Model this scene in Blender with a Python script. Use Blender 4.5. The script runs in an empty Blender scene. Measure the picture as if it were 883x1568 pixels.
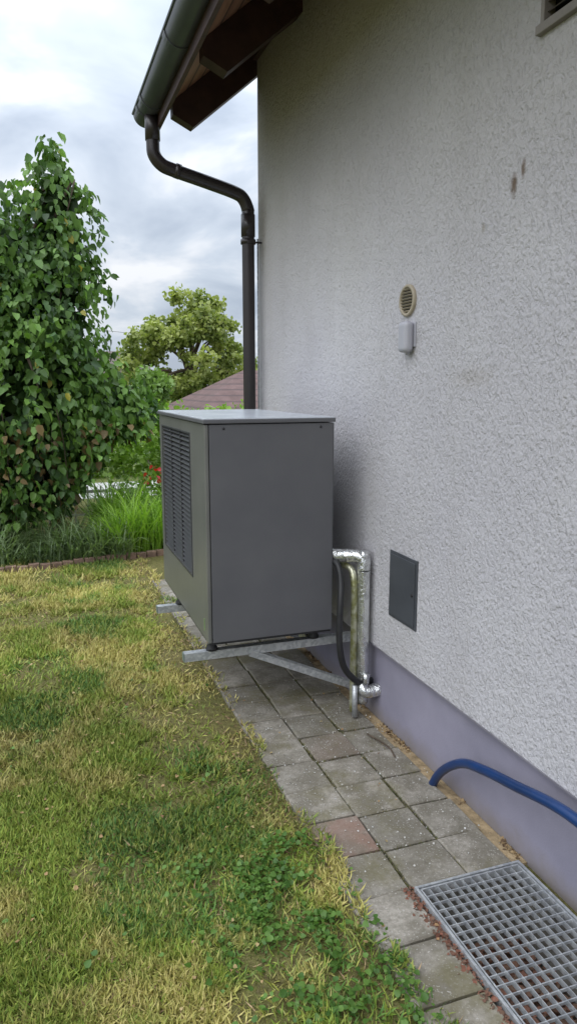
import bpy, math, random
import numpy as np
from mathutils import Vector, Matrix
random.seed(3); rng=np.random.default_rng(7)
H=1.7
scene=bpy.context.scene
def link(o,parent=None):
    scene.collection.objects.link(o)
    if parent: o.parent=parent
    return o
def empty(name):
    e=bpy.data.objects.new(name,None); e.empty_display_size=.1
    return link(e)
# ---------------------------------------------------------------- materials
class NT:
    def __init__(s,name):
        s.m=bpy.data.materials.new(name); s.m.use_nodes=True
        s.t=s.m.node_tree; s.n=s.t.nodes; s.b=s.n['Principled BSDF']
    def node(s,t,**k):
        n=s.n.new(t)
        for a,v in k.items(): setattr(n,a,v)
        return n
    def l(s,a,b): s.t.links.new(a,b)
    def pos(s,scale=(1,1,1)):
        g=s.node('ShaderNodeNewGeometry'); m=s.node('ShaderNodeMapping'); m.inputs['Scale'].default_value=scale
        s.l(g.outputs['Position'],m.inputs['Vector']); return m.outputs[0]
    def noise(s,scale,detail=4,rough=.55,vec=None,dist=0):
        n=s.node('ShaderNodeTexNoise'); n.inputs['Scale'].default_value=scale
        n.inputs['Detail'].default_value=detail; n.inputs['Roughness'].default_value=rough
        n.inputs['Distortion'].default_value=dist
        s.l(vec if vec is not None else s.pos(),n.inputs['Vector']); return n.outputs[0]
    def ramp(s,fac,stops):
        r=s.node('ShaderNodeValToRGB'); e=r.color_ramp.elements
        while len(e)<len(stops): e.new(.5)
        for i,(p,c) in enumerate(stops):
            e[i].position=p; e[i].color=(c,c,c,1) if not hasattr(c,'__len__') else (*c,1)
        s.l(fac,r.inputs[0]); return r.outputs[0]
    def mix(s,fac,a,b,mode='MIX'):
        n=s.node('ShaderNodeMix',data_type='RGBA',blend_type=mode)
        for i,v in ((0,fac),(6,a),(7,b)):
            if hasattr(v,'is_output'): s.l(v,n.inputs[i])
            elif i==0: n.inputs[0].default_value=v
            else: n.inputs[i].default_value=(*v,1) if hasattr(v,'__len__') else (v,v,v,1)
        return n.outputs[2]
    def math(s,op,a,b=0):
        n=s.node('ShaderNodeMath',operation=op)
        for i,v in ((0,a),(1,b)):
            if hasattr(v,'is_output'): s.l(v,n.inputs[i])
            else: n.inputs[i].default_value=v
        return n.outputs[0]
    def bump(s,h,strength=.5,dist=.01):
        n=s.node('ShaderNodeBump'); n.inputs['Strength'].default_value=strength; n.inputs['Distance'].default_value=dist
        s.l(h,n.inputs['Height']); s.l(n.outputs[0],s.b.inputs['Normal']); return n
    def attr(s,name):
        n=s.node('ShaderNodeAttribute'); n.attribute_name=name; return n
    def col(s,c): s.l(c,s.b.inputs['Base Color']) if hasattr(c,'is_output') else setattr(s.b.inputs['Base Color'],'default_value',(*c,1))
    def set(s,rough=.6,metal=0,spec=.5):
        s.b.inputs['Roughness'].default_value=rough; s.b.inputs['Metallic'].default_value=metal
        s.b.inputs['Specular IOR Level'].default_value=spec; return s
def simple(name,c,rough=.6,metal=0,var=.15,scale=12,bump=0,bscale=60,spec=.5):
    m=NT(name); n=m.noise(scale,3,.6)
    r=m.ramp(n,[(.3,tuple(x*(1-var) for x in c)),(.7,tuple(min(1,x*(1+var)) for x in c))])
    m.col(r); m.set(rough,metal,spec)
    if bump: m.bump(m.noise(bscale,3),.6,bump)
    return m.m

# stucco
m=NT('stucco'); p=m.pos((1,1,.75))
n1=m.noise(66,3,.66,p,.2)
v=m.node('ShaderNodeTexVoronoi'); v.inputs['Scale'].default_value=110; m.l(p,v.inputs['Vector'])
hgt=m.math('ADD',m.ramp(n1,[(.32,0),(.5,.7),(.70,1)]),m.math('MULTIPLY',v.outputs['Distance'],.55))
m.bump(hgt,.8,.0058)
big=m.noise(.9,3,.6); pstreak=m.pos((1,3.2,.35)); st=m.noise(1.6,4,.6,pstreak)
c=m.mix(m.ramp(big,[(.35,0),(.7,1)]),(.50,.487,.52),(.59,.58,.60))
c=m.mix(m.ramp(st,[(.48,0),(.78,.25)]),c,(.42,.405,.38))
pit=m.ramp(n1,[(.28,.45),(.42,1)])
c=m.mix(pit,(.40,.385,.39),c)
g=m.node('ShaderNodeNewGeometry')
def stain(cc,y,z,sy,sz,colr,amt):
    mp=m.node('ShaderNodeMapping'); mp.vector_type='POINT'
    mp.inputs['Location'].default_value=(0,-y/sy,-z/sz); mp.inputs['Scale'].default_value=(0,1/sy,1/sz)
    m.l(g.outputs['Position'],mp.inputs[0])
    ln=m.node('ShaderNodeVectorMath',operation='LENGTH'); m.l(mp.outputs[0],ln.inputs[0])
    d=m.math('ADD',ln.outputs['Value'],m.math('MULTIPLY',n1,1.0))
    return m.mix(m.ramp(m.math('MULTIPLY',d,.5),[(.42,amt),(.8,0)]),cc,colr)
c=stain(c,1.262*H,1.392*H,.020,.044,(.12,.075,.045),.9)
c=stain(c,1.235*H,1.415*H,.015,.036,(.12,.075,.045),.85)
c=stain(c,2.93*H,1.66*H,.12,.35,(.27,.245,.19),.6)
c=stain(c,1.38*H,1.02*H,.16,.05,(.38,.35,.32),.35)
c=stain(c,1.36*H,1.33*H,.012,.02,(.30,.27,.22),.6)
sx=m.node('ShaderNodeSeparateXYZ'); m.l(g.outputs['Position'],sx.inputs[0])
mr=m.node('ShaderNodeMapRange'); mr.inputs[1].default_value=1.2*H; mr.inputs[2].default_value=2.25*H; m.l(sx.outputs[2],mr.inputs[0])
c=m.mix(m.math('MULTIPLY',mr.outputs[0],.72),c,(.25,.225,.175))  # shade under the eaves painted into the stucco colour, growing towards the wall top
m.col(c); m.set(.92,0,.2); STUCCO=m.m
m=NT('plinth_paint')
c=m.mix(m.ramp(m.noise(3,3,.6),[(.3,0),(.7,1)]),(.235,.225,.285),(.30,.285,.36))
g=m.node('ShaderNodeNewGeometry'); sx=m.node('ShaderNodeSeparateXYZ'); m.l(g.outputs['Position'],sx.inputs[0])
zz=m.math('ADD',sx.outputs[2],m.math('MULTIPLY',m.noise(9,4,.65),.12))
c=m.mix(m.ramp(zz,[(.06,.75),(.17,0)]),c,(.20,.17,.13))
m.col(c); m.set(.8,0,.3); m.bump(m.noise(120,3),.6,.0015); PLINTH=m.m
# concrete pavers
m=NT('paver_concrete'); r=m.attr('rnd').outputs['Fac']
a=m.noise(7,5,.65); b=m.noise(60,4,.7)
c=m.mix(m.ramp(r,[(0,0),(1,1)]),(.21,.195,.165),(.36,.33,.285))
c=m.mix(m.ramp(a,[(.42,.75),(.6,0)]),c,(.14,.125,.095))
c=m.mix(m.ramp(b,[(.35,.55),(.6,0)]),c,(.15,.135,.105))
c=m.mix(m.ramp(m.noise(150,2,.5),[(.62,0),(.7,.7)]),c,(.5,.48,.44))
red=m.attr('red').outputs['Fac']
c=m.mix(m.math('MULTIPLY',m.math('MULTIPLY',red,m.ramp(m.noise(9,3,.6),[(.35,.3),(.6,1)])),.65),c,(.25,.145,.11))
c=m.mix(m.ramp(m.noise(3.1,5,.7),[(.5,0),(.64,.65)]),c,(.14,.125,.06))
m.col(c); m.set(.9,0,.25); m.bump(b,.7,.005); PAVER=m.m
SAND=simple('sand_joint',(.33,.25,.15),.95,0,.4,22,.008,70,.1)
# soil / thatch ground
m=NT('soil_ground')
a=m.noise(1.3,4,.6); b=m.noise(38,5,.7); d=m.noise(160,3,.7)
c=m.mix(m.ramp(a,[(.35,0),(.65,1)]),(.12,.14,.035),(.20,.18,.065))
c=m.mix(m.ramp(b,[(.35,.85),(.62,0)]),c,(.075,.055,.03))
c=m.mix(m.ramp(d,[(.5,0),(.7,.6)]),c,(.32,.27,.14))
c2=m.mix(m.ramp(m.noise(.15,4,.6),[(.4,0),(.6,1)]),(.07,.11,.03),(.14,.16,.05))
g=m.node('ShaderNodeNewGeometry'); sx=m.node('ShaderNodeSeparateXYZ'); m.l(g.outputs['Position'],sx.inputs[0])
mr=m.node('ShaderNodeMapRange'); mr.inputs[1].default_value=9; mr.inputs[2].default_value=16; m.l(sx.outputs[1],mr.inputs[0])
c=m.mix(mr.outputs[0],c,c2)
m.col(c); m.set(.95,0,.1); m.bump(b,.8,.02); SOIL=m.m
def foliage(name,trans=.35,rough=.55):
    m=NT(name); a=m.attr('col').outputs['Color']; m.col(a); m.set(rough,0,.35)
    if trans>0:
        t=m.node('ShaderNodeBsdfTranslucent'); m.l(m.mix(1,a,(1.1,1.25,.6),'MULTIPLY'),t.inputs[0])
        mx=m.node('ShaderNodeMixShader'); mx.inputs[0].default_value=trans
        m.l(m.b.outputs[0],mx.inputs[1]); m.l(t.outputs[0],mx.inputs[2]); m.l(mx.outputs[0],m.n['Material Output'].inputs[0])
    return m.m
LEAF=foliage('leaf',.35,.42); GRASS=foliage('grass_blade',0,.7)
LITTER=foliage('dry_leaf',0,.8)
BARK=simple('bark',(.09,.065,.045),.9,0,.3,20,.01,40)
m=NT('grey_powder_coat')
c=m.mix(m.ramp(m.noise(2.5,4,.6),[(.35,0),(.7,1)]),(.098,.098,.108),(.120,.120,.128)); 
c=m.mix(m.ramp(m.noise(45,4,.75),[(.66,0),(.78,.35)]),c,(.2,.2,.2))
m.col(c); m.set(.42,0,.45); m.l(m.ramp(m.noise(6,4,.7),[(.3,.34),(.7,.5)]),m.b.inputs['Roughness']); GREYPANEL=m.m
EDGE=simple('grey_trim',(.145,.145,.135),.38,.1,.1,5)
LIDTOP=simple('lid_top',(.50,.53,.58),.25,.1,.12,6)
BLACK=simple('black_rubber',(.018,.018,.02),.5,0,.3,20)
LOUVER=simple('louver_dark',(.05,.05,.055),.4,0,.15,10)
m=NT('galvanised_steel')
v=m.node('ShaderNodeTexVoronoi'); v.inputs['Scale'].default_value=70; m.l(m.pos(),v.inputs['Vector'])
m.col(m.mix(m.ramp(v.outputs['Color'],[(.2,0),(.8,1)]),(.42,.44,.46),(.6,.62,.63))); m.set(.45,.6); GALV=m.m
m=NT('aluminium_foil')
m.col(m.mix(m.ramp(m.noise(22,3,.6),[(.4,0),(.6,1)]),(.58,.59,.59),(.76,.77,.77))); m.set(.26,.85)
m.bump(m.math('ADD',m.noise(24,3,.6,m.pos((1,1,.4)),.4),m.math('MULTIPLY',m.noise(80,2,.6),.25)),1,.012); FOIL=m.m
m=NT('foil_green')
m.col(m.mix(m.ramp(m.noise(18,3,.6),[(.4,0),(.6,1)]),(.30,.30,.13),(.55,.55,.42))); m.set(.35,.7); m.bump(m.noise(40,3),1,.006); FOILG=m.m
BRASS=simple('brass',(.55,.35,.13),.35,.9)
PIPEB=simple('brown_pipe',(.026,.021,.022),.33,0,.15,4,spec=.5)
GUTTER=simple('gutter_plastic',(.06,.064,.07),.38,0,.2,3)
RAFTER=simple('dark_stained_wood',(.050,.023,.019),.6,0,.35,10,.002,40)
m=NT('soffit_wood'); w=m.node('ShaderNodeTexWave'); w.wave_type='BANDS'; w.bands_direction='X'; w.inputs['Scale'].default_value=3.2; w.inputs['Distortion'].default_value=.3
m.l(m.pos(),w.inputs['Vector'])
c=m.mix(m.ramp(m.noise(5,4,.6,m.pos((4,.5,4))),[(.35,0),(.7,1)]),(.26,.13,.08),(.38,.21,.13))
c=m.mix(m.ramp(w.outputs['Color'],[(.0,.9),(.12,0)]),c,(.03,.018,.012)); m.col(c); m.set(.65); SOFFIT=m.m
HOSE=simple('blue_hose',(.006,.032,.12),.28,0,.25,8)
WHITEP=simple('white_plastic',(.42,.42,.47),.4,0,.05,5)
BEIGE=simple('beige_plastic',(.36,.31,.23),.5,0,.12,20)
DARK=simple('dark_void',(.012,.011,.01),.9)
HATCH=simple('hatch_grey',(.062,.068,.078),.45,0,.12,6)
m=NT('roof_tile')
w=m.node('ShaderNodeTexWave'); w.wave_type='BANDS'; w.bands_direction='Z'; w.wave_profile='SAW'; w.inputs['Scale'].default_value=1.6; m.l(m.pos(),w.inputs['Vector'])
c=m.mix(m.ramp(m.noise(2.5,4,.7),[(.35,0),(.7,1)]),(.09,.05,.043),(.15,.088,.08))
c=m.mix(m.ramp(w.outputs['Color'],[(.0,.85),(.3,0)]),c,(.03,.02,.02)); m.col(c); m.set(.75); m.bump(w.outputs['Color'],.5,.05); TILE=m.m
TILEG=simple('roof_tile_grey',(.12,.095,.085),.8,0,.3,3)
RENDERW=simple('white_render',(.58,.58,.56),.9,0,.06,2)
GLASS=simple('window_glass',(.03,.035,.045),.12,0,.1,2)
CONC=simple('concrete',(.24,.23,.20),.9,0,.25,6,.004,50)
PATH=simple('pale_gravel',(.42,.41,.39),.95,0,.2,8,.01,60)
BRICK=simple('edging_brick',(.20,.13,.095),.9,0,.4,14,.004,60)
# ---------------------------------------------------------------- mesh helpers
def mesh_obj(name,verts,faces,mat,parent=None,smooth=False):
    me=bpy.data.meshes.new(name); me.from_pydata([tuple(map(float,v)) for v in verts],[],faces); me.update()
    if mat: me.materials.append(mat)
    if smooth: me.polygons.foreach_set('use_smooth',[True]*len(me.polygons))
    return link(bpy.data.objects.new(name,me),parent)
def bevel(o,w,seg=2):
    b=o.modifiers.new('bevel','BEVEL'); b.width=w; b.segments=seg; b.limit_method='ANGLE'; b.angle_limit=.6; return o
BF=[(0,3,2,1),(4,5,6,7),(0,1,5,4),(1,2,6,5),(2,3,7,6),(3,0,4,7)]
def boxv(x0,x1,y0,y1,z0,z1):
    return [(x0,y0,z0),(x1,y0,z0),(x1,y1,z0),(x0,y1,z0),(x0,y0,z1),(x1,y0,z1),(x1,y1,z1),(x0,y1,z1)]
def box(name,x0,x1,y0,y1,z0,z1,mat,parent=None,bv=0):
    o=mesh_obj(name,boxv(x0,x1,y0,y1,z0,z1),BF,mat,parent)
    if bv: bevel(o,bv)
    return o
def boxes(name,lst,mat,parent=None,bv=0):
    V=[];F=[]
    for b in lst:
        k=len(V); V+= boxv(*b) if len(b)==6 else b; F+=[tuple(i+k for i in f) for f in BF]
    o=mesh_obj(name,V,F,mat,parent)
    if bv: bevel(o,bv)
    return o
def slab(p0,p1,w,t,up=Vector((0,0,1))):
    p0=Vector(p0);p1=Vector(p1); d=(p1-p0).normalized(); s=d.cross(up).normalized(); u=s.cross(d)
    out=[]
    for uu in (-t/2,t/2):
        for (pp,ss) in ((p0,-w/2),(p0,w/2),(p1,w/2),(p1,-w/2)):
            q=pp+s*ss+u*uu; out.append((q.x,q.y,q.z))
    return out
def catmull(pts,n=8):
    P=[Vector(p) for p in pts]; P=[P[0]*2-P[1]]+P+[P[-1]*2-P[-2]]; out=[]
    for i in range(1,len(P)-2):
        for k in range(n):
            t=k/n; a,b,c,d=P[i-1:i+3]
            out.append(.5*((2*b)+(c-a)*t+(2*a-5*b+4*c-d)*t*t+(3*b-a-3*c+d)*t**3))
    out.append(P[-2]); return out
def tube(name,pts,r,mat,parent=None,seg=14,smooth_path=True,n=8,cap=True):
    path=catmull(pts,n) if smooth_path else [Vector(p) for p in pts]
    R=r if hasattr(r,'__len__') else None
    V=[];F=[]; t0=(path[1]-path[0]).normalized(); nrm=t0.orthogonal().normalized()
    for i,p in enumerate(path):
        t=(path[min(i+1,len(path)-1)]-path[max(i-1,0)]).normalized()
        nrm=(nrm-t*nrm.dot(t)).normalized(); bn=t.cross(nrm)
        rr=r if R is None else np.interp(i/(len(path)-1),np.linspace(0,1,len(R)),R)
        for k in range(seg):
            a=2*math.pi*k/seg; V.append(p+(nrm*math.cos(a)+bn*math.sin(a))*rr)
    for i in range(len(path)-1):
        for k in range(seg):
            F.append((i*seg+k,i*seg+(k+1)%seg,(i+1)*seg+(k+1)%seg,(i+1)*seg+k))
    if cap: F.append(tuple(range(seg-1,-1,-1))); F.append(tuple((len(path)-1)*seg+k for k in range(seg)))
    return mesh_obj(name,V,F,mat,parent,True)
def join(objs,name,parent=None):
    for o in bpy.context.selected_objects: o.select_set(False)
    for o in objs: o.select_set(True)
    bpy.context.view_layer.objects.active=objs[0]; bpy.ops.object.join(); objs[0].name=name
    if parent: objs[0].parent=parent
    return objs[0]
LT=np.array([(0,0,0),(.42,.18,.10),(.40,.58,.06),(0,1,-.08),(-.40,.58,.06),(-.42,.18,.10)]); LF=np.array([(0,1,2,3),(0,3,4,5)])
LN=LT*np.array([.74,1,1.2])
BT=np.array([(-.5,0,0),(.5,0,0),(.42,.55,.06),(0,1,.28)]); BFc=np.array([(0,1,2,3)])
def scatter(name,pos,axis,size,cols,mat,T=LT,F=LF,width=None,parent=None,nrm=None):
    N=len(pos); axis=axis/np.linalg.norm(axis,axis=1,keepdims=True)
    if nrm is None: nrm=rng.normal(size=(N,3))
    side=np.cross(axis,nrm); side/=np.linalg.norm(side,axis=1,keepdims=True)+1e-9
    nn=np.cross(side,axis)
    size=np.asarray(size).reshape(-1,1,1)*np.ones((N,1,1)); w=size if width is None else np.asarray(width).reshape(-1,1,1)*np.ones((N,1,1))
    V=pos[:,None,:]+w*T[None,:,0:1]*side[:,None,:]+size*(T[None,:,1:2]*axis[:,None,:]+T[None,:,2:3]*nn[:,None,:])
    k=len(T); FF=(F[None]+(np.arange(N)*k)[:,None,None]).reshape(-1,F.shape[1])
    me=bpy.data.meshes.new(name); me.vertices.add(N*k); me.vertices.foreach_set('co',V.reshape(-1).astype(np.float32))
    nf=len(FF); me.loops.add(nf*F.shape[1]); me.loops.foreach_set('vertex_index',FF.reshape(-1).astype(np.int32))
    me.polygons.add(nf); me.polygons.foreach_set('loop_start',np.arange(0,nf*F.shape[1],F.shape[1],dtype=np.int32))
    me.polygons.foreach_set('loop_total',np.full(nf,F.shape[1],dtype=np.int32)); me.update(calc_edges=True)
    at=me.attributes.new('col','FLOAT_COLOR','POINT'); C=np.ones((N,k,4),np.float32); C[:,:,:3]=cols[:,None,:]
    at.data.foreach_set('color',C.reshape(-1)); me.materials.append(mat); me.validate()
    return link(bpy.data.objects.new(name,me),parent)
_lat=rng.random((256,256))
def vnoise(x,y,s,o=0):
    x=x*s+37.3+o;y=y*s+11.7+o*1.7; i=np.floor(x).astype(int);j=np.floor(y).astype(int);fx=x-i;fy=y-j
    fx=fx*fx*(3-2*fx);fy=fy*fy*(3-2*fy); g=lambda a,b:_lat[a%256,b%256]
    return (g(i,j)*(1-fx)+g(i+1,j)*fx)*(1-fy)+(g(i,j+1)*(1-fx)+g(i+1,j+1)*fx)*fy
def fbm(x,y,s,o=0): return .5*vnoise(x,y,s,o)+.3*vnoise(x,y,s*2.1,o+5)+.2*vnoise(x,y,s*4.7,o+9)
def lerp(a,b,t): return np.asarray(a)[None]*(1-t[:,None])+np.asarray(b)[None]*t[:,None]
WX=.915*H
# ---------------------------------------------------------------- ground sheet (with light-well hole)
GX0,GX1,GY0,GY1=.6557*H,.905*H,.48*H,1.11*H
def gz(y):
    t=min(1,max(0,(y-14)/22)); return -3.2*t*t*(3-2*t)
xs=sorted(set([-400,-200,-100,-60,-30,-15,-8,-4,-2,0,GX0,GX1,2,4,8,15,30,60,100,200,400]))
ys=sorted(set([-200,-100,-50,-20,-8,-3,0,GY0,GY1,3,5,8,11,14]+[14+i*2 for i in range(1,12)]+[45,60,80,120,200,400,800]))
V=[(x,y,gz(y)) for y in ys for x in xs]; F=[]
for j in range(len(ys)-1):
    for i in range(len(xs)-1):
        if xs[i]>=GX0-1e-6 and xs[i+1]<=GX1+1e-6 and ys[j]>=GY0-1e-6 and ys[j+1]<=GY1+1e-6: continue
        k=j*len(xs)+i; F.append((k,k+1,k+len(xs)+1,k+len(xs)))
mesh_obj('ground',V,F,SOIL)
# ---------------------------------------------------------------- paving
path=empty('paving_path')
V=[];F=[];RN=[];RD=[]
pw=.131*H; cols=[.522,.6535,.785]
def paver(x0,x1,y0,y1,red=0):
    g=.0045; j=lambda s:random.uniform(-s,s)
    zt=.022+j(.004); cx,cy=(x0+x1)/2,(y0+y1)/2; an=j(.026); dx,dy=j(.005),j(.006); tx,ty=j(.018),j(.018)
    k=len(V); hx,hy=(x1-x0)/2-g,(y1-y0)/2-g
    for (s,z) in ((0,-.03),(0,zt-.005),(.005,zt)):
        for (a,b) in ((-1,-1),(1,-1),(1,1),(-1,1)):
            px,py=a*(hx-s),b*(hy-s); V.append((cx+dx+px*math.cos(an)-py*math.sin(an),cy+dy+px*math.sin(an)+py*math.cos(an),z+(px*tx+py*ty if z>0 else 0)))
    for L in (0,4):
        for q in range(4): F.append((k+L+q,k+L+(q+1)%4,k+L+4+(q+1)%4,k+L+4+q))
    F.append((k+8,k+9,k+10,k+11)); r=random.random()
    RN.extend([r]*12); RD.extend([red]*12)
for ci,c0 in enumerate(cols):
    c1=[.6535,.785,.897][ci]
    y=GY1-.131*H*12+(0.0 if ci else .02)
    while y<3.6*H:
        y1=y+pw
        if not (ci>0 and y<GY1-.01 and y1>GY0):
            ym=(y+y1)/2
            red=1 if (ci==0 and abs(ym-1.30*H)<pw/2) else (.3 if (ci==1 and abs(ym-1.75*H)<pw/2) else 0)
            paver(c0*H,c1*H,y,y1,red)
        y=y1
o=mesh_obj('pavers',V,F,PAVER,path)
for nm,D in (('rnd',RN),('red',RD)):
    at=o.data.attributes.new(nm,'FLOAT','POINT'); at.data.foreach_set('value',np.array(D,np.float32))
boxes('sand_strip',[(.893*H,WX+.02,GY1+.005,3.6*H,-.02,.012)],SAND,path)
# light well
lw=empty('light_well_grate')
d=.30
V=[(GX0,GY0,0),(GX1,GY0,0),(GX1,GY1,0),(GX0,GY1,0),(GX0,GY0,-d),(GX1,GY0,-d),(GX1,GY1,-d),(GX0,GY1,-d)]
mesh_obj('pit',V,[(0,1,5,4),(1,2,6,5),(2,3,7,6),(3,0,4,7),(4,5,6,7)],CONC,lw)
fw=.018
zt=.034; L=[]
X0,X1,Y0,Y1=GX0,GX1-.004,GY0,GY1
L+=[(X0,X0+fw*.5,Y0,Y1,-.01,zt),(X1-fw*.5,X1,Y0,Y1,-.01,zt),(X0+fw*.5,X1-fw*.5,Y0,Y0+fw*.5,-.01,zt),(X0+fw*.5,X1-fw*.5,Y1-fw*.5,Y1,-.01,zt)]
a0,a1,b0,b1=X0+.014,X1-.014,Y0+.014,Y1-.014
L+=[(a0,a0+.005,b0,b1,0,zt-.002),(a1-.005,a1,b0,b1,0,zt-.002),(a0+.005,a1-.005,b0,b0+.005,0,zt-.002),(a0+.005,a1-.005,b1-.005,b1,0,zt-.002)]
nx=12; ny=int((b1-b0)/.034)
for i in range(1,nx):
    x=a0+(a1-a0)*i/nx; L.append((x-.0010,x+.0010,b0+.005,b1-.005,.010,zt-.004))
for i in range(1,ny):
    y=b0+(b1-b0)*i/ny; L.append((a0+.005,a1-.005,y-.0016,y+.0016,zt-.015,zt-.0055))
boxes('grating',L,GALV,lw)
N=4200
pos=np.c_[rng.uniform(GX0,GX1,N),rng.uniform(GY0,GY1,N),-d+.01+rng.random(N)*.05]
ax=rng.normal(size=(N,3))*[1,1,.3]
t=rng.random(N); cc=lerp((.30,.145,.10),(.19,.13,.09),t)
scatter('leaf_litter_pit',pos,ax,rng.uniform(.012,.036,N),cc,LITTER,parent=lw,nrm=np.tile([0,0,1.],(N,1))+rng.normal(size=(N,3))*.4)
# ---------------------------------------------------------------- house
house=empty('house')
yE=2.975*H; yB=-4.0; zt_=2.279*H; zp=.24*H
hy0,hy1,hz0,hz1=.72*H,1.2*H,1.635*H,2.0*H
Yc=[yB,hy0,hy1,yE]; Zc=[zp,hz0,hz1,2.6*H]
V=[];F=[]
def quad(*q):
    k=len(V); V.extend(q); F.append(tuple(range(k,k+len(q))))
for i in range(3):
    for j in range(3):
        if i==1 and j==1: continue
        quad((WX,Yc[i],Zc[j]),(WX,Yc[i],Zc[j+1]),(WX,Yc[i+1],Zc[j+1]),(WX,Yc[i+1],Zc[j]))
XB=WX+7.0; rid=(WX+XB)/2
rz=lambda x:(2.06*H+.84*(min(x,2*rid-x)-.53*H))
rev=.12
quad((WX,hy0,hz0),(WX+rev,hy0,hz0),(WX+rev,hy0,hz1),(WX,hy0,hz1)); quad((WX,hy1,hz0),(WX,hy1,hz1),(WX+rev,hy1,hz1),(WX+rev,hy1,hz0))
quad((WX,hy0,hz0),(WX,hy1,hz0),(WX+rev,hy1,hz0),(WX+rev,hy0,hz0)); quad((WX,hy0,hz1),(WX+rev,hy0,hz1),(WX+rev,hy1,hz1),(WX,hy1,hz1))
for yy in (yB,yE):
    quad((WX,yy,zp),(XB,yy,zp),(XB,yy,rz(XB)-.02),(rid,yy,rz(rid)-.02),(WX,yy,rz(WX)-.02))
quad((XB,yB,zp),(XB,yE,zp),(XB,yE,2.6*H),(XB,yB,2.6*H)); quad((WX,yB,zp),(WX,yE,zp),(WX+.03,yE,zp),(WX+.03,yB,zp))
mesh_obj('stucco_wall',V,F,STUCCO,house)
boxes('plinth',[(WX+.022,XB-.02,yB+.02,yE-.02,-.5,zp+.01)],PLINTH,house)
boxes('base_rail',[(WX-.003,WX+.03,yB,yE,zp-.007,zp-.0005)],simple('rail_grey',(.2,.19,.22),.6),house)
boxes('wall_plate',[(WX-.03,WX+.0,yB,yE-.005,zt_,zt_+.22)],RAFTER,house)
lv=[]
for i in range(22):
    z=hz0+.04+i*.028
    if z>hz1-.03: break
    lv.append(slab((WX+.018,hy0+.012,z),(WX+.018,hy1-.012,z),.03,.003,Vector((-.6,0,.8))))
boxes('vent_louvres',lv,simple('brown_louver',(.05,.038,.034),.5),house)
boxes('vent_back',[(WX+.04,WX+.049,hy0+.001,hy1-.001,hz0+.001,hz1-.001)],DARK,house)
boxes('vent_frame',[(WX-.008,WX+.035,hy1-.012,hy1+.006,hz0+.026,hz1+.006),(WX-.008,WX+.035,hy0-.006,hy0+.012,hz0+.026,hz1+.006),(WX-.02,WX+.035,hy0-.012,hy1+.012,hz0-.004,hz0+.024)],simple('frame_taupe',(.20,.18,.16),.6),house,.003)
# roof
x0=.50*H; V=[];F=[]
yr1=3.05*H
for (xa,xb) in ((x0,rid),(rid,2*rid-x0)):
    quad((xa,yB-.3,rz(xa)),(xb,yB-.3,rz(xb)),(xb,yr1,rz(xb)),(xa,yr1,rz(xa)))
mesh_obj('soffit_boards',V,F,SOFFIT,house)
V=[];F=[]
for (xa,xb) in ((x0-.03,rid),(rid,2*rid-x0+.03)):
    quad((xa,yB-.35,rz(xa)+.10),(xb,yB-.35,rz(xb)+.10),(xb,yr1+.04,rz(xb)+.10),(xa,yr1+.04,rz(xa)+.10))
    quad((xa,yr1+.04,rz(xa)+.01),(xb,yr1+.04,rz(xb)+.01),(xb,yr1+.04,rz(xb)+.10),(xa,yr1+.04,rz(xa)+.10))
quad((x0-.03,yB-.35,rz(x0-.03)+.01),(x0-.03,yr1+.04,rz(x0-.03)+.01),(x0-.03,yr1+.04,rz(x0-.03)+.1),(x0-.03,yB-.35,rz(x0-.03)+.1))
quad((x0-.03,yB-.35,rz(x0-.03)+.01),(rid,yB-.35,rz(rid)+.01),(rid,yr1+.04,rz(rid)+.01),(x0-.03,yr1+.04,rz(x0-.03)+.01))
mesh_obj('roof_tiles',V,F,TILE,house)
V=[];F=[]
def prism(poly,y0,y1):
    k=len(V); n=len(poly)
    for yy in (y0,y1):
        for (x,z) in poly: V.append((x,yy,z))
    F.append(tuple(range(k,k+n))[::-1]); F.append(tuple(range(k+n,k+2*n)))
    for i in range(n): F.append((k+i,k+(i+1)%n,k+n+(i+1)%n,k+n+i))
e=-.002
yr=2.985*H
while yr>yB:
    w=.10
    prism([(.575*H,rz(.575*H)+e),(.575*H,rz(.575*H)-.05*H),(.655*H,rz(.655*H)-.155*H),(1.4*H,rz(1.4*H)-.155*H),(1.4*H,rz(1.4*H)+e)],yr-w/2 if yr<2.9*H else yr+.005,yr+w/2 if yr<2.9*H else yr+w)
    yr-=.50*H
prism([(x0+.002,rz(x0)-.004),(x0+.002,rz(x0)-.11),(x0+.025,rz(x0)-.11),(x0+.025,rz(x0)+.012)],yB-.3,yr1)
mesh_obj('rafters',V,F,RAFTER,house)
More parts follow.
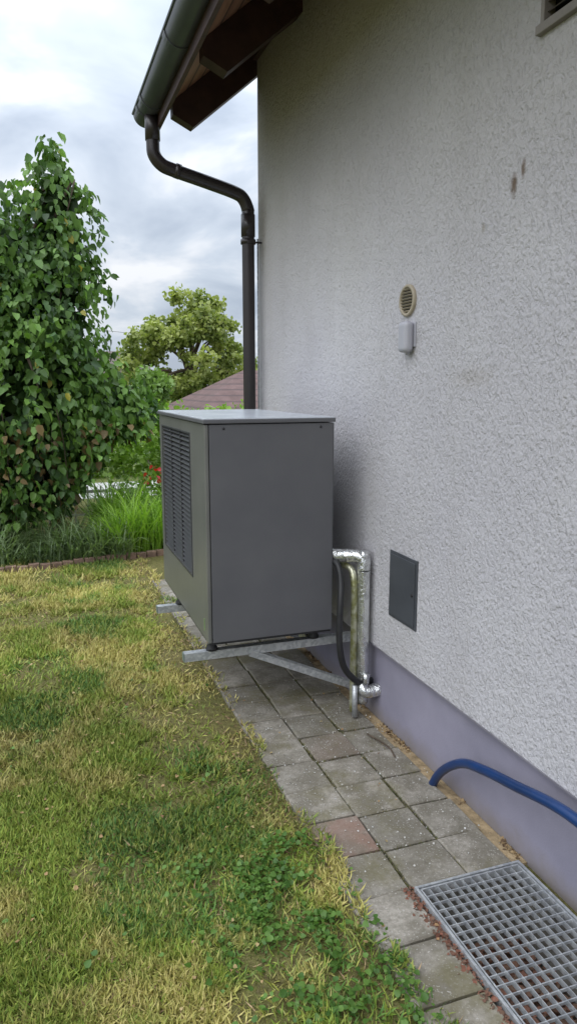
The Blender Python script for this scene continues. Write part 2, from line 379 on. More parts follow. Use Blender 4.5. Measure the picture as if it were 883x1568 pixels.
# gutter (half round)
gxc,gzc,gr=.478*H,2.055*H,.048*H
V=[];F=[]; n=14
gy=[yB-.3,yr1+.01]
def ringpts(r,yy): return [(gxc-math.cos(math.pi*i/n)*r,yy,gzc-math.sin(math.pi*i/n)*r) for i in range(n+1)]
for r in (gr,gr-.004):
    k=len(V); V+=ringpts(r,gy[0])+ringpts(r,gy[1])
    for i in range(n): F.append((k+i,k+i+1,k+n+1+i+1,k+n+1+i))
k=len(V); V+=ringpts(gr,gy[1]); F.append(tuple(range(k,k+n+1)))
k=len(V); V+=ringpts(gr,gy[0]); F.append(tuple(range(k,k+n+1)))
parts=[mesh_obj('gutter_body',V,F,GUTTER,house,True)]
V=[];F=[]
for yj in (2.96*H,2.86*H,2.35*H,1.75*H,1.1*H,.4*H,-.5*H):
    k=len(V); hw=.03
    V+=ringpts(gr+.005,yj-hw)+ringpts(gr+.005,yj+hw)+ringpts(gr,yj-hw)+ringpts(gr,yj+hw); s=n+1
    for i in range(n):
        F.append((k+i,k+i+1,k+s+i+1,k+s+i)); F.append((k+2*s+i,k+2*s+i+1,k+i+1,k+i)); F.append((k+3*s+i,k+3*s+i+1,k+s+i+1,k+s+i))
parts.append(mesh_obj('gj',V,F,GUTTER,house))
parts.append(tube('gb',[(gxc-gr,gy[0],gzc),(gxc-gr,gy[1],gzc)],.010,GUTTER,house,8,False))
join(parts,'gutter',house)
# downpipe
pr=.0255*H; py=2.93*H; px=.858*H
pts=[(.483*H,py,2.02*H),(.483*H,py,1.92*H),(.487*H,py,1.875*H),(.515*H,py,1.842*H),(.56*H,py,1.826*H),(.68*H,py,1.797*H),(.80*H,py,1.766*H),(.838*H,py,1.745*H),(px,py,1.70*H),(px,py,1.64*H),(px,py,1.0*H),(px,py,.0)]
dp=[tube('dp',pts,pr,PIPEB,house,18,True,6)]
for (a,b) in (((.483*H,py,2.02*H),(.483*H,py,1.925*H)),((px,py,1.685*H),(px,py,1.60*H)),((px,py,.55*H),(px,py,.5*H))):
    dp.append(tube('c',[a,b],pr+.005,PIPEB,house,18,False))
dp.append(tube('c',[(.565*H,py,1.8265*H),(.585*H,py,1.821*H)],pr+.004,PIPEB,house,18,False))
for z in (1.58*H,.7*H):
    dp.append(tube('c',[(px,py,z-.015),(px,py,z+.015)],pr+.009,PIPEB,house,18,False))
    dp.append(tube('c',[(px,py,z),(WX+.01,py,z)],.007,PIPEB,house,8,False))
join(dp,'downpipe',house)
tube('lightning_wire',[(WX-.015,yE-.03,zp),(WX-.015,yE-.03,1.6*H)],.006,GALV,house,8,False)
# ---- wall fittings
def disc(name,c,r,t,mat,parent,seg=40):
    return tube(name,[(c[0]-t,c[1],c[2]),(c[0],c[1],c[2])],r,mat,parent,seg,False)
rv=empty('round_vent'); cy,cz=1.675*H,1.216*H; R=.068
V=[];F=[]; seg=40
for (r,x) in ((R,WX+.001),(R,WX-.010),(R-.004,WX-.014),(R-.013,WX-.014),(R-.015,WX-.002)):
    for i in range(seg):
        a=2*math.pi*i/seg; V.append((x,cy+r*math.cos(a),cz+r*math.sin(a)))
for L_ in range(4):
    for i in range(seg): F.append((L_*seg+i,L_*seg+(i+1)%seg,(L_+1)*seg+(i+1)%seg,(L_+1)*seg+i))
mesh_obj('ring',V,F,BEIGE,rv,True)
disc('back',(WX-.001,cy,cz),R-.014,.002,DARK,rv)
sl=[]
for i in range(8):
    z=-.0455+i*.013; hw=math.sqrt(max(0,(R-.015)**2-z*z)); sl.append(slab((WX-.009,cy-hw,cz+z),(WX-.009,cy+hw,cz+z),.009,.0018,Vector((.6,0,.8))))
boxes('slats',sl,BEIGE,rv)
ws=empty('outdoor_sensor'); cy,cz=1.655*H,1.125*H
o=box('body',WX-.052,WX-.006,cy-.038,cy+.038,cz-.068,cz+.064,WHITEP,ws); bevel(o,.02,5)
o=box('base_plate',WX-.008,WX+.001,cy-.042,cy+.042,cz-.045,cz+.058,WHITEP,ws,.003)
tube('cable_gland',[(WX-.02,cy,cz-.078),(WX-.02,cy,cz-.06)],.008,WHITEP,ws,10,False)
wh=empty('wall_hatch'); y0,y1,z0,z1=1.583*H,1.736*H,.362*H,.552*H
box('frame',WX-.006,WX+.002,y0,y1,z0,z1,HATCH,wh,.002)
box('door',WX-.011,WX-.0062,y0+.014,y1-.014,z0+.014,z1-.014,HATCH,wh,.002)
disc('lock',(WX-.011,y0+.03,(z0+z1)/2),.008,.003,BLACK,wh,16)
# ---------------------------------------------------------------- heat pump
hp=empty('heat_pump')
ux0,ux1,uy0,uy1,uz0,uz1=.4235*H,.80*H,1.88*H,2.62*H,.2775*H,.914*H
lid=.022
zb=uz1-lid
tcol=.022
box('body_core',ux0+.02,ux1-.003,uy0+.004,uy1-.004,uz0+.03,zb-.004,BLACK,hp)
box('side_panel',ux0+tcol,ux1-.004,uy0,uy0+.0035,uz0+.012,zb-.004,GREYPANEL,hp,.0015)
box('rear_side_panel',ux0+tcol,ux1-.004,uy1-.0035,uy1,uz0+.012,zb-.004,GREYPANEL,hp,.0015)
box('back_panel',ux1-.0028,ux1,uy0+.002,uy1-.002,uz0+.012,zb-.004,GREYPANEL,hp,.001)
box('corner_post',ux0,ux0+tcol-.003,uy0+.001,uy0+.06,uz0+.010,zb-.004,EDGE,hp,.005)
gy0,gy1_,gz0,gz1=2.085*H,2.56*H,.432*H,.862*H
px_=ux0+.003
boxes('front_panel',[(px_,px_+.015,uy0+.062,gy0,uz0+.012,zb-.004),(px_,px_+.015,gy1_,uy1,uz0+.012,zb-.004),(px_,px_+.015,gy0,gy1_,uz0+.012,gz0),(px_,px_+.015,gy0,gy1_,gz1,zb-.004)],EDGE,hp)
sl=[]; n=30
for i in range(n):
    z=gz0+(gz1-gz0)*(i+.5)/n; sl.append(slab((ux0+.012,gy0,z),(ux0+.012,gy1_,z),.020,.0035,Vector((-.65,0,.76))))
boxes('louvres',sl,LOUVER,hp)
boxes('grille_frame',[(px_-.004,px_,gy0-.008,gy0,gz0-.008,gz1+.008),(px_-.004,px_,gy1_,gy1_+.008,gz0-.008,gz1+.008),(px_-.004,px_,gy0,gy1_,gz0-.008,gz0),(px_-.004,px_,gy0,gy1_,gz1,gz1+.008)]+[(ux0+.004,ux0+.018,yy-.003,yy+.003,gz0,gz1) for yy in (gy0+.27,gy0+.54)],LOUVER,hp)
box('base_tray',ux0+.006,ux1-.006,uy0+.005,uy1-.005,uz0,uz0+.02,BLACK,hp,.002)
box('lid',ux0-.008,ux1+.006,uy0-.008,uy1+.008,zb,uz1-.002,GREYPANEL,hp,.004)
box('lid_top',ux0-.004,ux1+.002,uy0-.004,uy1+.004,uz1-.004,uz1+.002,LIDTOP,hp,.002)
for i,(x,z) in enumerate(((ux0+.09,zb-.022),(ux1-.07,zb-.022))):
    tube('screw_%d'%(i+1),[(x,uy0+.001,z),(x,uy0-.003,z)],.006,BLACK,hp,12,False)
box('badge',ux0+.0005,ux0+.003,uy0+.085,uy0+.095,uz0+.05,uz0+.11,simple('badge_green',(.2,.3,.12),.4),hp)
# bracket
br=empty('wall_bracket')
rz1=.2415*H; rh=.042; rw=.042
rails=[];yy1,yy2=1.945*H,2.42*H
def rail(y,xa,xb):
    t=.003
    return [(xa,xb,y-rw/2,y+rw/2,rz1-t,rz1),(xa,xb,y-rw/2,y-rw/2+t,rz1-rh,rz1-t),(xa,xb,y+rw/2-t,y+rw/2,rz1-rh,rz1-t),(xa,xb,y-rw/2+t,y-rw/2+.012,rz1-rh,rz1-rh+t),(xa,xb,y+rw/2-.012,y+rw/2-t,rz1-rh,rz1-rh+t)]
rails+=rail(yy1,.365*H,WX+.02)+rail(yy2,.365*H,WX+.02)
rails.append((.75*H,.75*H+.035,yy1+rw/2,yy2-rw/2,rz1-rh,rz1-.004))
for y in (yy1,yy2): rails.append((WX-.022,WX+.022,y-.022,y+.022,.05,rz1-rh-.001))
for y in (yy1,yy2):
    for s in (-.0195,.0195):
        rails.append(slab((.56*H,y+s*1.25,rz1-rh+.008),(WX-.02,y+s*1.25,.065*H),.004,.034))
boxes('rails',rails,GALV,br)
CAP=simple('cap',(.16,.2,.18),.5)
for i,y in enumerate((yy1,yy2)):
    boxes('end_cap_%d'%(i+1),[(.362*H,.3645*H,y-rw/2+.001,y+rw/2-.001,rz1-rh+.001,rz1-.001)],CAP,br)
ft=[]
for y in (yy1,yy2):
    for x in (ux0+.04,ux1-.06):
        ft.append(tube('f',[(x,y,rz1),(x,y,rz1+.012),(x,y,rz1+.03),(x,y,uz0+.002)],[.03,.03,.018,.026],BLACK,br,16,False))
join(ft,'rubber_feet',br)
# ---------------------------------------------------------------- insulated pipes
ip=empty('insulated_pipes')
zt=.506*H; xa,ya=.884*H,1.845*H
P=[tube('p',[(.798*H,1.925*H,zt),(.83*H,1.89*H,zt),(xa-.03,ya+.035,zt+.004),(xa,ya+.005,zt-.01),(xa,ya,zt-.06),(xa,ya,.45*H),(xa,ya,.3*H),(xa+.002,ya,.16*H),(xa,ya,.055*H)],.033,FOIL,ip,24,True,10)]
P.append(tube('p',[(xa,ya,zt-.02),(xa,ya,zt+.035)],.027,FOIL,ip,14,False))
P.append(tube('p',[(xa-.006,ya-.005,.115*H),(xa+.01,ya-.03,.095*H),(WX+.03,ya-.045,.10*H)],.034,FOIL,ip,16,True,8))
P.append(tube('p',[(xa+.002,ya-.04,.125*H),(xa+.005,ya-.045,.155*H)],.018,FOIL,ip,12,False))
join(P,'foil_pipe',ip)
tube('green_pipe',[(.83*H,1.93*H,zt-.05),(.852*H,ya+.05,zt-.06),(.855*H,ya+.01,zt-.11),(.855*H,ya,.35*H),(.855*H,ya,.15*H),(.855*H,ya,.03*H)],.017,FOILG,ip,12,True,8)
tube('brass_fitting',[(.795*H,1.915*H,zt-.012),(.812*H,1.902*H,zt-.012)],.024,BRASS,ip,8,False)
tube('black_hose',[(.80*H,1.91*H,zt-.015),(.812*H,1.87*H,zt-.04),(.812*H,1.845*H,zt-.12),(.802*H,1.825*H,.37*H),(.798*H,1.82*H,.27*H),(.812*H,1.82*H,.19*H),(.85*H,1.822*H,.14*H),(.89*H,1.845*H,.115*H),(WX+.04,1.87*H,.11*H)],.0165,BLACK,ip,12,True,8)
tube('drain_pipe',[(.855*H,ya-.03,.02*H),(.853*H,ya-.03,.12*H)],.014,GALV,ip,10,False)
tube('fallen_twig',[(.845*H,1.72*H,.03),(.865*H,1.63*H,.035),(.86*H,1.58*H,.027)],.004,BARK,None,6)
# ---------------------------------------------------------------- hose
tube('blue_hose',[(.893*H,1.45*H,-.02),(.89*H,1.415*H,.045*H),(.885*H,1.36*H,.10*H),(.88*H,1.29*H,.148*H),(.872*H,1.21*H,.178*H),(.868*H,1.10*H,.205*H),(.868*H,.92*H,.238*H),(.86*H,.7*H,.22*H),(.82*H,.5*H,.12*H),(.74*H,.32*H,.04),(.6*H,.1*H,.03),(.3*H,-.3*H,.02)],.0185,HOSE,None,16,True,8)
# ---------------------------------------------------------------- lawn grass
def lawn(N):
    X=rng.uniform(-.95*H,.60*H,N*4); Y=rng.uniform(.55*H,4.25*H,N*4)
    d=np.sqrt(X**2+Y**2)/H
    w=np.clip(1.15/d,0,1)**1.5
    w*=np.where(X<-.05*Y-.45*H,.25,1)
    bare=fbm(X,Y,3.4,3); w*=np.clip((bare-.36)*6,.10,1)
    ed=.545*H+.18*(fbm(X,Y,4,40)-.45)
    w*=np.where(X>ed,0,1)
    worn=np.clip(1-np.abs(X-.5*H)/(.13*H),0,1)*np.clip((Y-1.15*H)/(.4*H),0,1)
    w*=1-.7*worn
    k=rng.random(len(X))<w*1.0
    X,Y,worn=X[k][:N],Y[k][:N],worn[k][:N]; return X,Y,worn
X,Y,worn=lawn(270000); N=len(X); print('blades',N)
dist=np.sqrt(X**2+Y**2)
dry=fbm(X,Y,1.6,0); dry2=fbm(X,Y,8,20)
farb=np.clip((Y-2.3*H)/(1.2*H),0,1)
D=np.clip((dry*.5+dry2*.5-.53+farb*.08)*6+.22+worn*.7,0,1); D=np.clip(D+rng.normal(size=N)*.25,0,1)
green=lerp((.125,.21,.03),(.25,.30,.045),rng.random(N)); dk=(vnoise(X,Y,3,60)>.52)&(rng.random(N)<.6)
green[dk]=green[dk]*[.45,.70,.95]
C=green*(1-D[:,None])+lerp((.33,.30,.075),(.50,.43,.17),rng.random(N))*D[:,None]
br_=rng.random(N)<(.07+.25*worn); C[br_]=lerp((.17,.10,.055),(.40,.29,.16),rng.random(br_.sum()))
C*=(.76+.5*vnoise(X,Y,2.1,130))[:,None]*(1+.25*farb)[:,None]
lean=rng.normal(size=(N,3))*.6; ax=np.c_[lean[:,0],lean[:,1],np.ones(N)*np.where(br_,.15,.72)]
ln=rng.uniform(.016,.042,N)*(1-.4*worn)*(1+.1*dist)*(.7+.6*vnoise(X,Y,5,90))
wd=rng.uniform(.0020,.0036,N)*(1+.22*dist)
scatter('lawn_grass',np.c_[X,Y,np.where(X>.52*H,.02,-.001)],ax,ln,C,GRASS,BT,BFc,wd)
def joints():
    X=[];Y=[]
    for i in range(11000):
        if rng.random()<.35: x=rng.choice([.6535,.785])*H+rng.normal()*.005; y=rng.uniform(1.12*H,3*H)
        elif rng.random()<.7: x=.528*H+rng.normal()*.022; y=rng.uniform(.6*H,3*H)
        else:
            x=rng.uniform(.522,.897)*H; y=GY1+round((rng.uniform(1.12,3)*H-GY1)/pw)*pw+rng.normal()*.005
        if vnoise(np.array([x]),np.array([y]),5,80)[0]<.40: continue
        X.append(x);Y.append(y)
    return np.array(X),np.array(Y)
X,Y=joints(); N=len(X)
scatter('joint_moss',np.c_[X,Y,np.full(N,.012)],np.c_[rng.normal(size=(N,2))*.6,np.ones(N)*.6],rng.uniform(.006,.02,N),lerp((.06,.085,.02),(.20,.17,.08),rng.random(N)),GRASS,BT,BFc,rng.uniform(.002,.004,N))
# broadleaf weeds by the path
N=3600
X=rng.normal(.43,.085,N)*H; Y=rng.uniform(.62,1.36,N)*H
X+= (1.0*H-Y)*.12
k=(vnoise(X,Y,13,33)+rng.normal(size=N)*.10>.50)&(X<.56*H); X,Y=X[k],Y[k]
X=np.r_[X,rng.uniform(-.3,.5,500)*H]; Y=np.r_[Y,rng.uniform(.75,2.4,500)*H]; N=len(X)
k=np.r_[np.ones(N-500,bool),vnoise(X[-500:],Y[-500:],7,70)>.6]; X,Y=X[k],Y[k]; N=len(X)
scatter('ground_cover_weed',np.c_[X,Y,rng.uniform(.012,.045,N)],np.c_[rng.normal(size=(N,2)),rng.normal(size=N)*.15+.15],rng.uniform(.010,.026,N),lerp((.06,.14,.025),(.15,.27,.055),rng.random(N)),LEAF,nrm=np.tile([0,0,1.],(N,1))+rng.normal(size=(N,3))*.4)
N=500
X=rng.uniform(-.4,.89,N)*H; Y=rng.uniform(.8,3.6,N)*H
k=(rng.random(N)<np.where(X>.55*H,.5,1))&~((X>GX0)&(Y<GY1)); X,Y=X[k],Y[k]; N=len(X)
scatter('fallen_leaves',np.c_[X,Y,np.full(N,.03)],np.c_[rng.normal(size=(N,2)),rng.normal(size=N)*.15],rng.uniform(.007,.019,N),lerp((.28,.16,.08),(.36,.28,.13),rng.random(N)),LITTER,nrm=np.tile([0,0,1.],(N,1))+rng.normal(size=(N,3))*.3)
N=1000
Y=rng.uniform(.5,1.12,N)*H; X=rng.normal(.645,.007,N)*H
scatter('bark_chips',np.c_[X,Y,np.full(N,.012)+rng.random(N)*.014],np.c_[rng.normal(size=(N,2)),rng.normal(size=N)*.3],rng.uniform(.007,.018,N),lerp((.21,.085,.055),(.13,.08,.055),rng.random(N)),LITTER,nrm=np.tile([0,0,1.],(N,1))+rng.normal(size=(N,3))*.4)
N=800
X=rng.uniform(.53,.91,N)*H; Y=rng.normal(1.6,.3,N)*H; k=Y>GY1+.03; X,Y=X[k],Y[k]; N=len(X)
scatter('plaster_crumbs',np.c_[X,Y,np.full(N,.026)],rng.normal(size=(N,3))*[1,1,.3],rng.uniform(.003,.009,N),lerp((.6,.6,.58),(.3,.27,.22),rng.random(N)),LITTER)
N=1600
X=WX+.008+rng.normal(size=N)*.012; Y=rng.uniform(1.13,2.9,N)*H
k=(vnoise(X*0,Y,6,15)>.45)&(X<WX+.02); X,Y=X[k],Y[k]; N=len(X)
scatter('wall_base_debris',np.c_[X,Y,np.full(N,.013)],rng.normal(size=(N,3))*[1,1,.5],rng.uniform(.005,.02,N),lerp((.10,.06,.035),(.38,.27,.14),rng.random(N)),LITTER)
# ---------------------------------------------------------------- border + bed
V=[]
x=-3.2
while x<1.6:
    yy=4.07*H+ (x/H)*.28*H*.6+random.uniform(-.006,.006); yy=min(yy,4.2*H)
    V.append((x,x+.095,yy,yy+.06,-.05,.055+random.uniform(-.008,.008))); x+=.102
boxes('brick_edging',V,BRICK,None,.004)
def strap(name,N,xr,yr_,hr,c0,c1,lean=.7,w=.014):
    X=rng.uniform(*xr,N);Y=rng.uniform(*yr_,N)
    X+=(vnoise(X,Y,4)-.5)*.2
    ang=rng.uniform(0,2*np.pi,N); q=rng.uniform(.1,lean,N)
    T=np.array([(-.4,0,0),(.4,0,0),(.5,.4,.02),(-.5,.4,.02),(.35,.75,-.10),(-.35,.75,-.10),(.06,.95,-.34),(-.06,.95,-.34)]); Fq=np.array([(0,1,2,3),(3,2,4,5),(5,4,6,7)])
    ax=np.c_[np.cos(ang)*q,np.sin(ang)*q,np.ones(N)]
    nr=np.c_[-np.cos(ang),-np.sin(ang),q]
    pos=np.c_[X,Y,np.zeros(N)]
    hh=rng.uniform(*hr,N)*(.45+1.1*vnoise(X,Y,2.8,7))
    tn=np.clip(vnoise(X,Y,3.5,61)*.6+rng.random(N)*.5-.05,0,1)
    return scatter(name,pos,ax,hh,lerp(c0,c1,tn),LEAF,T,Fq,rng.uniform(w*.6,w*1.4,N),nrm=nr)
strap('daylily_bed',3800,(-1.6*H,.50*H),(4.12*H,4.5*H),(.20,.46),(.08,.13,.055),(.25,.33,.15),1.0)
strap('ornamental_grass',5200,(.34*H,1.5*H),(4.22*H,4.9*H),(.32,.66),(.17,.33,.03),(.36,.55,.09),.6,.013)
# ---------------------------------------------------------------- weeping tree
tree=empty('weeping_tree')
ell=[(-.42,5.05,1.25,.72,.60,.90,1.2),(-.22,4.88,1.62,.44,.4,.60,.8),(.20,4.85,1.98,.17,.2,.48,.42),(.13,4.85,1.50,.30,.35,.52,.55),(-.08,4.82,.98,.66,.50,.58,1.1),(.42,4.80,.88,.29,.32,.25,.65),(.32,4.78,.66,.34,.32,.24,.4),(-.15,4.78,.50,.64,.40,.42,1.1),(-.75,4.9,1.0,.5,.5,.8,.6)]
P=[];A=[];S=[];C=[];NR=[]
tot=sum(e[6] for e in ell)
for (cx,cy,cz,rx,ry,rzz,wt) in ell:
    nst=int(1650*wt/tot)
    for s in range(nst):
        u=rng.normal(size=3); u/=np.linalg.norm(u)
        if u[1]>.35 and rng.random()<.7: u[1]*=-1
        r=rng.uniform(.62,1.05); 
        if rng.random()<.17: r*=rng.uniform(1.05,1.28)
        b=np.array([cx+u[0]*rx*r,cy+u[1]*ry*r,cz+u[2]*rzz*r])*H
        if b[2]<.1: continue
        out=np.array([u[0],u[1],0])*rng.uniform(.25,.8)
        L_=rng.uniform(.15,.6); n=int(L_/.032)
        tone=rng.random()**1.1; up=rng.uniform(.0,.5)
        for q in range(n):
            t=q/n; p=b+out*L_*t+np.array([0,0,L_*(up*t-1.1*t*t)])+rng.normal(size=3)*.04
            z=p[2]/H
            if z<.08+.14*vnoise(np.array([p[0]]),np.array([p[1]]),4,55)[0]+.50*min(1,max(0,(p[0]/H-.16)/.26)): continue
            P.append(p); a=np.array([out[0]*.8+rng.normal()*.5,out[1]*.8+rng.normal()*.5,-1.0+rng.normal()*.45]); A.append(a)
            S.append(rng.uniform(.045,.12)); NR.append(np.array([u[0],u[1],.7])+rng.normal(size=3)*.7)
            c=np.array([.045,.10,.028])*(1-tone)+np.array([.17,.30,.06])*tone
            c=c*rng.uniform(.65,1.4)
            if rng.random()<.008: c=np.array([.38,.34,.06])
            if z<.8 and rng.random()<.12: c=np.array([.20,.14,.06])*rng.uniform(.7,1.3)
            C.append(c)
P=np.array(P);A=np.array(A);S=np.array(S);C=np.array(C);NR=np.array(NR); print('leaves',len(P))
scatter('foliage',P,A,S,C,LEAF,T=LN,parent=tree,nrm=NR)
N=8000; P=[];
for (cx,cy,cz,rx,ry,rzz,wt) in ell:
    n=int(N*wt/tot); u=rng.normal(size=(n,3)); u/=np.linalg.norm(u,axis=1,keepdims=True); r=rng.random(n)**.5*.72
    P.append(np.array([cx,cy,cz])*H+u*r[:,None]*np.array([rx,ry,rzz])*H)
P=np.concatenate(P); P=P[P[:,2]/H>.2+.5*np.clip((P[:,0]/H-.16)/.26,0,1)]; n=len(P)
scatter('inner_foliage',P,rng.normal(size=(n,3))+[0,0,-.7],rng.uniform(.09,.16,n),lerp((.025,.05,.018),(.06,.11,.035),rng.random(n)),LEAF,parent=tree)  # leaves coloured darker to paint the shade inside the crown
tk=[tube('t',[(-.2*H,4.95*H,-.05),(-.22*H,4.95*H,.5*H),(-.15*H,4.92*H,1.1*H),(-.02*H,4.9*H,1.7*H),(.18*H,4.86*H,2.25*H)],[.11,.09,.07,.045,.012],BARK,tree,12)]
for i in range(18):
    e=ell[i%len(ell)]; b=Vector((-.16*H,4.94*H,random.uniform(.6,1.7)*H)); tpt=Vector((e[0]+random.uniform(-.6,.6)*e[3],e[1]+random.uniform(-.7,.4)*e[4],e[2]+random.uniform(.1,.8)*e[5]))*H
    tk.append(tube('b',[b,b.lerp(tpt,.5)+Vector((0,0,.2)),tpt,tpt+Vector((random.uniform(-.1,.1),-.05,-.35))],[.035,.025,.014,.004],BARK,tree,7,True,5))
for i in range(60):
    e=random.choice(ell); x=(e[0]+random.uniform(-.8,.8)*e[3])*H; y=(e[1]-random.uniform(.5,.95)*e[4])*H; z=random.uniform(.35,.7)*H
    if x>.2*H: continue
    tk.append(tube('b',[(x,y,z+.3),(x+random.uniform(-.05,.05),y-.03,z),(x+random.uniform(-.1,.1),y-.05,max(.15,z-.5))],.005,BARK,tree,5,True,4))
join(tk,'trunk_and_branches',tree)
# ---------------------------------------------------------------- generic leafy masses
def crown(name,blobs,N,size,c0,c1,parent=None,mat=LEAF,shell=.55,droop=-.2):
    P=[];Cc=[]
    ws=np.array([(b[3]*b[4]*b[5])**.67 for b in blobs]); ws/=ws.sum()
    for b,w in zip(blobs,ws):
        n=int(N*w); u=rng.normal(size=(n,3)); u/=np.linalg.norm(u,axis=1,keepdims=True); r=shell+(1.05-shell)*rng.random(n)
        P.append(np.array(b[:3])+u*r[:,None]*np.array(b[3:6]));
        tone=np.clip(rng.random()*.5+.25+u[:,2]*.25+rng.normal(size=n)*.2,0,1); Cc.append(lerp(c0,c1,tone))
    P=np.concatenate(P);Cc=np.concatenate(Cc); n=len(P)
    return scatter(name,P,rng.normal(size=(n,3))+[0,0,droop],rng.uniform(size*.6,size*1.3,n),Cc,mat,parent=parent)
def ray(u,v,y):
    a=(u-441)/1090;b=(784-v)/1090
    dx,dy,dz=.3271+.9432*a+.0577*b,.9289-.3322*a+.1638*b,-.1736+.9848*b
    t=y/dy; return np.array([dx*t,y,H+dz*t])
# walnut tree
wt=empty('walnut_tree'); c=ray(292,556,34)
bl=[]
for i in range(120):
    u=rng.normal(size=3); u/=np.linalg.norm(u)
    r=rng.uniform(.3,1.0)**.6; s=rng.uniform(.32,.72); wd_=3.25 if u[2]<.5 else 2.7
    bl.append((c[0]+u[0]*wd_*r,c[1]+u[1]*2.4*r,c[2]+u[2]*(3.35 if u[2]>0 else 2.8)*r,s,s,s*.8))
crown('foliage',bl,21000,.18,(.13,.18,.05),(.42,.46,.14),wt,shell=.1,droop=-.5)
gzz=gz(34)
tk=[tube('t',[(c[0],34,gzz-.1),(c[0]+.1,34,gzz+2),(c[0],34,c[2]+1)],[.28,.2,.06],BARK,wt,10)]
for i in range(18):
    b=bl[i*3]; tk.append(tube('b',[(c[0],34,c[2]-1.6+i*.12),((c[0]+b[0])/2,(34+b[1])/2,(c[2]+b[2])/2+.1),(b[0],b[1],b[2])],[.09,.06,.02],BARK,wt,6,True,4))
join(tk,'trunk',wt)
c1=ray(232,670,9.6)
crown('garden_hedge',[(c1[0]+i*.45,10.2+random.uniform(-.2,.2),.95+random.uniform(-.1,.1),.42,.4,.62) for i in range(-2,6)],5200,.07,(.10,.18,.025),(.30,.47,.08),shell=.4)
crown('garden_shrub',[(-3.6+i*.55,9.9+random.uniform(-.2,.2),.5+random.uniform(-.1,.2),.45,.4,.65) for i in range(8)],5000,.09,(.04,.08,.02),(.13,.20,.05),shell=.4)
cr=ray(228,722,8.6)
rb=empty('rose_bush')
crown('foliage',[(cr[0],8.6,.38,.25,.25,.32),(cr[0]+.4,8.7,.42,.3,.3,.4)],1400,.05,(.06,.12,.02),(.20,.34,.05),rb)
crown('blossoms',[(cr[0]+.08,8.45,.66,.16,.12,.14),(cr[0]+.4,8.5,.6,.3,.2,.2)],60,.06,(.55,.02,.02),(.75,.06,.05),rb)
boxes('gravel_path',[(-12,14,11.2,13.0,-.1,.008)],PATH)
fb=[]
for i in range(60): 
    x=-2+i*.16; fb.append((x,x+.02,9.25,9.27,0,.46))
fb+=[(-2,7.6,9.247,9.25,.37,.41),(-2,7.6,9.247,9.25,.08,.11)]
boxes('garden_fence',fb,simple('fence_grey',(.4,.4,.38),.7))
crown('shrub_border',[(-6+i*.8+random.uniform(-.2,.2),13.8+random.uniform(-.3,.3),.35,.6,.5,.55+random.uniform(-.15,.15)) for i in range(22)],9000,.10,(.06,.11,.02),(.22,.32,.07),shell=.4)
bl=[]
for i in range(150):
    x=-75+i*1.0+random.uniform(-1,1); y=80+random.uniform(-8,12); s=random.uniform(1.6,3.0)
    bl.append((x,y,-3.2+s*random.uniform(.6,1.3),s,s,s))
crown('distant_trees',bl,22000,.6,(.08,.11,.05),(.20,.25,.12),shell=.4)
c=ray(222,600,24); 
bl=[(c[0]+random.uniform(-.6,.6),24+random.uniform(-.6,.6),c[2]-.3+random.uniform(-1.3,.8),.45,.45,.45) for i in range(12)]
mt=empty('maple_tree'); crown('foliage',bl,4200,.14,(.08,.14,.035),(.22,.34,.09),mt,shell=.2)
tube('trunk',[(c[0],24,gz(24)-.1),(c[0],24,c[2])],[.1,.05],BARK,mt,8)
# neighbouring houses
def hip_house(name,cx,cy,wx,wy,z0,ze,zr,rl,wall,tile):
    e=empty(name); ov=.35
    boxes('walls',[(cx-wx/2,cx+wx/2,cy-wy/2,cy+wy/2,z0-.3,ze+.02)],wall,e)
    X0,X1,Y0,Y1=cx-wx/2-ov,cx+wx/2+ov,cy-wy/2-ov,cy+wy/2+ov
    V=[(X0,Y0,ze-.1),(X1,Y0,ze-.1),(X1,Y1,ze-.1),(X0,Y1,ze-.1),(cx-rl/2,cy,zr),(cx+rl/2,cy,zr)]
    mesh_obj('roof',V,[(0,1,5,4),(1,2,5),(2,3,4,5),(3,0,4),(0,3,2,1)],tile,e)
    wn=[]
    n=max(2,int(wx/2.2))
    fr=[]
    for i in range(n):
        x=cx-wx/2+wx*(i+.5)/n
        wn.append((x-.5,x+.5,cy-wy/2-.012,cy-wy/2-.002,z0+1,z0+2.2)); fr.append((x-.56,x+.56,cy-wy/2-.009,cy-wy/2-.001,z0+.94,z0+2.26))
    boxes('windows',wn,GLASS,e); boxes('window_frames',fr,RENDERW,e)
    boxes('door',[(cx-.45,cx+.45,cy-wy/2-.03,cy-wy/2-.013,z0,z0+2.05)],RAFTER,e)
    boxes('chimney',[(cx+rl*.25,cx+rl*.25+.5,cy-.25,cy+.25,zr-.8,zr+.5)],BRICK,e)
    return e
a=ray(372,569,26); l=ray(285,632,24)
hip_house('hipped_roof_house',a[0]+3.0,26,(a[0]+3.0-l[0])*2,7,gz(26),l[2]-.1,a[2]+.05,6.0,RENDERW,TILE)
a=ray(150,537,52); b=ray(212,537,52); ev=ray(170,580,50)
e=empty('gabled_house')
X0,X1=a[0]-6,b[0]+.6; zr=a[2]; ze=ev[2]-.5
boxes('walls',[(X0+.3,X1-.3,49,56,-3.4,ze)],RENDERW,e)
mesh_obj('roof',[(X0,48.6,ze-.2),(X1,48.6,ze-.2),(X1,52.5,zr),(X0,52.5,zr),(X0,56.4,ze-.2),(X1,56.4,ze-.2)],[(0,1,2,3),(3,2,5,4)],TILEG,e)
mesh_obj('gables',[(X1-.3,49,ze),(X1-.3,52.5,zr-.25),(X1-.3,56,ze),(X0+.3,49,ze),(X0+.3,52.5,zr-.25),(X0+.3,56,ze)],[(0,1,2),(3,5,4)],RENDERW,e)
d=ray(203,560,48.4)
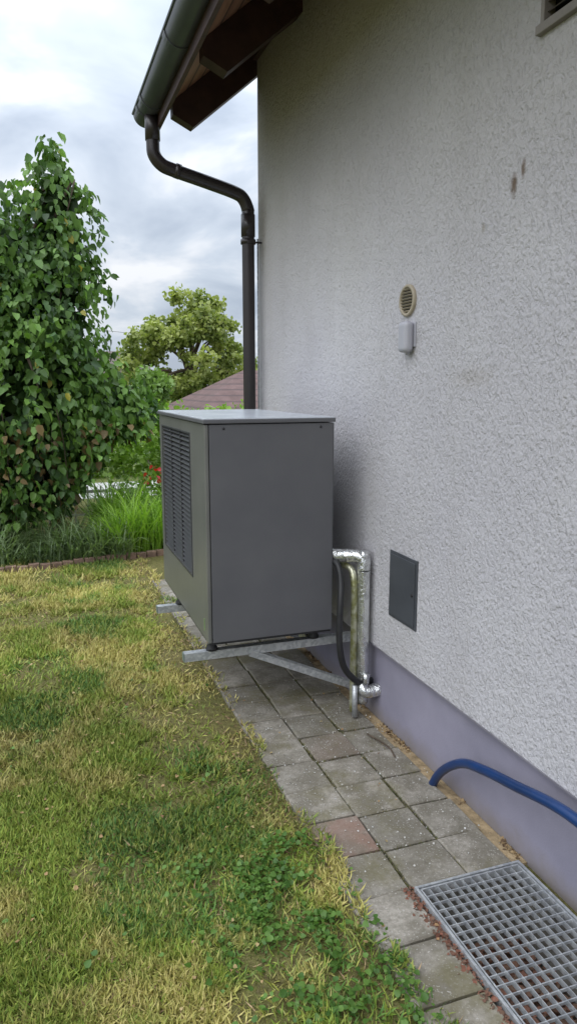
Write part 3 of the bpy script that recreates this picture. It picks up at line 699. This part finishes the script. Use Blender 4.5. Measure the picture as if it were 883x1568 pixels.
boxes('dormer',[(d[0]-.4,d[0]+.3,48.55,51,ze-.4,d[2]+.4)],RENDERW,e)
boxes('dormer_roof',[(d[0]-.5,d[0]+.4,48.5,51.3,d[2]+.403,d[2]+.5)],TILEG,e)
boxes('dormer_window',[(d[0]-.22,d[0]+.12,48.53,48.545,d[2]-.25,d[2]+.2)],GLASS,e)
boxes('windows',[(X0+1+i*1.8,X0+1.9+i*1.8,48.98,48.995,-2.3,-1.1) for i in range(5)],GLASS,e)
pa=ray(150,505,45); pb=ray(235,514,60)
tube('overhead_wire',[tuple(pa+(pa-pb)*3),tuple((pa+pb)/2),tuple(pb+(pb-pa)*2)],.014,BLACK,None,5,False)
# ---------------------------------------------------------------- world
w=bpy.data.worlds.new('World'); scene.world=w; w.use_nodes=True; nt=w.node_tree; nn=nt.nodes; lk=nt.links.new
bg=nn['Background']; sky=nn.new('ShaderNodeTexSky'); sky.sky_type='NISHITA'; sky.sun_disc=False
SE,SAZ=math.radians(48),math.radians(-128)
sky.sun_elevation=SE; sky.sun_rotation=SAZ
tc=nn.new('ShaderNodeTexCoord'); sp=nn.new('ShaderNodeSeparateXYZ'); lk(tc.outputs['Generated'],sp.inputs[0])
def M(op,a,b=0):
    n=nn.new('ShaderNodeMath'); n.operation=op
    for i,v in ((0,a),(1,b)):
        if hasattr(v,'is_output'): lk(v,n.inputs[i])
        else: n.inputs[i].default_value=v
    return n.outputs[0]
zc=M('MAXIMUM',sp.outputs[2],0); den=M('ADD',zc,.30)
cv=nn.new('ShaderNodeCombineXYZ'); lk(M('DIVIDE',sp.outputs[0],den),cv.inputs[0]); lk(M('DIVIDE',sp.outputs[1],den),cv.inputs[1])
nz=nn.new('ShaderNodeTexNoise'); nz.inputs['Scale'].default_value=2.6; nz.inputs['Detail'].default_value=5; nz.inputs['Roughness'].default_value=.5; nz.inputs['Distortion'].default_value=.35
lk(cv.outputs[0],nz.inputs['Vector'])
rp=nn.new('ShaderNodeValToRGB'); el=rp.color_ramp.elements; el[0].position=.36; el[0].color=(.46,.53,.64,1); el[1].position=.62; el[1].color=(.92,.94,.98,1); e2=el.new(.49); e2.color=(.62,.69,.79,1)
lk(nz.outputs[0],rp.inputs[0])
boost=M('ADD',1.0,M('MULTIPLY',M('POWER',zc,1.9),3.8))
vm=nn.new('ShaderNodeVectorMath'); vm.operation='SCALE'; lk(rp.outputs[0],vm.inputs[0]); lk(boost,vm.inputs['Scale'])
sc=nn.new('ShaderNodeVectorMath'); sc.operation='SCALE'; lk(sky.outputs[0],sc.inputs[0]); sc.inputs['Scale'].default_value=.08
mx=nn.new('ShaderNodeMix'); mx.data_type='RGBA'; mx.inputs[0].default_value=.9; lk(sc.outputs[0],mx.inputs[6]); lk(vm.outputs[0],mx.inputs[7])
lk(mx.outputs[2],bg.inputs[0]); bg.inputs[1].default_value=1.0
sl=bpy.data.lights.new('sun','SUN'); sl.energy=1.35; sl.angle=math.radians(60); sl.color=(1,.96,.9)
so=link(bpy.data.objects.new('sun',sl))
dv=Vector((math.sin(SAZ)*math.cos(SE),math.cos(SAZ)*math.cos(SE),math.sin(SE)))
so.rotation_euler=dv.to_track_quat('Z','Y').to_euler(); so.location=dv*20
cd=bpy.data.cameras.new('camera'); cam=link(bpy.data.objects.new('camera',cd)); scene.camera=cam
cd.sensor_fit='VERTICAL'; cd.sensor_height=36; cd.lens=36*1090/1568; cd.clip_end=2000; cd.clip_start=.05
cam.location=(0,0,H)
th,ph=math.radians(19.4),math.radians(10)
fd=Vector((math.sin(th)*math.cos(ph),math.cos(th)*math.cos(ph),-math.sin(ph)))
cam.rotation_euler=fd.to_track_quat('-Z','Y').to_euler()
scene.view_settings.view_transform='Standard'; scene.view_settings.look='None'; scene.view_settings.exposure=0
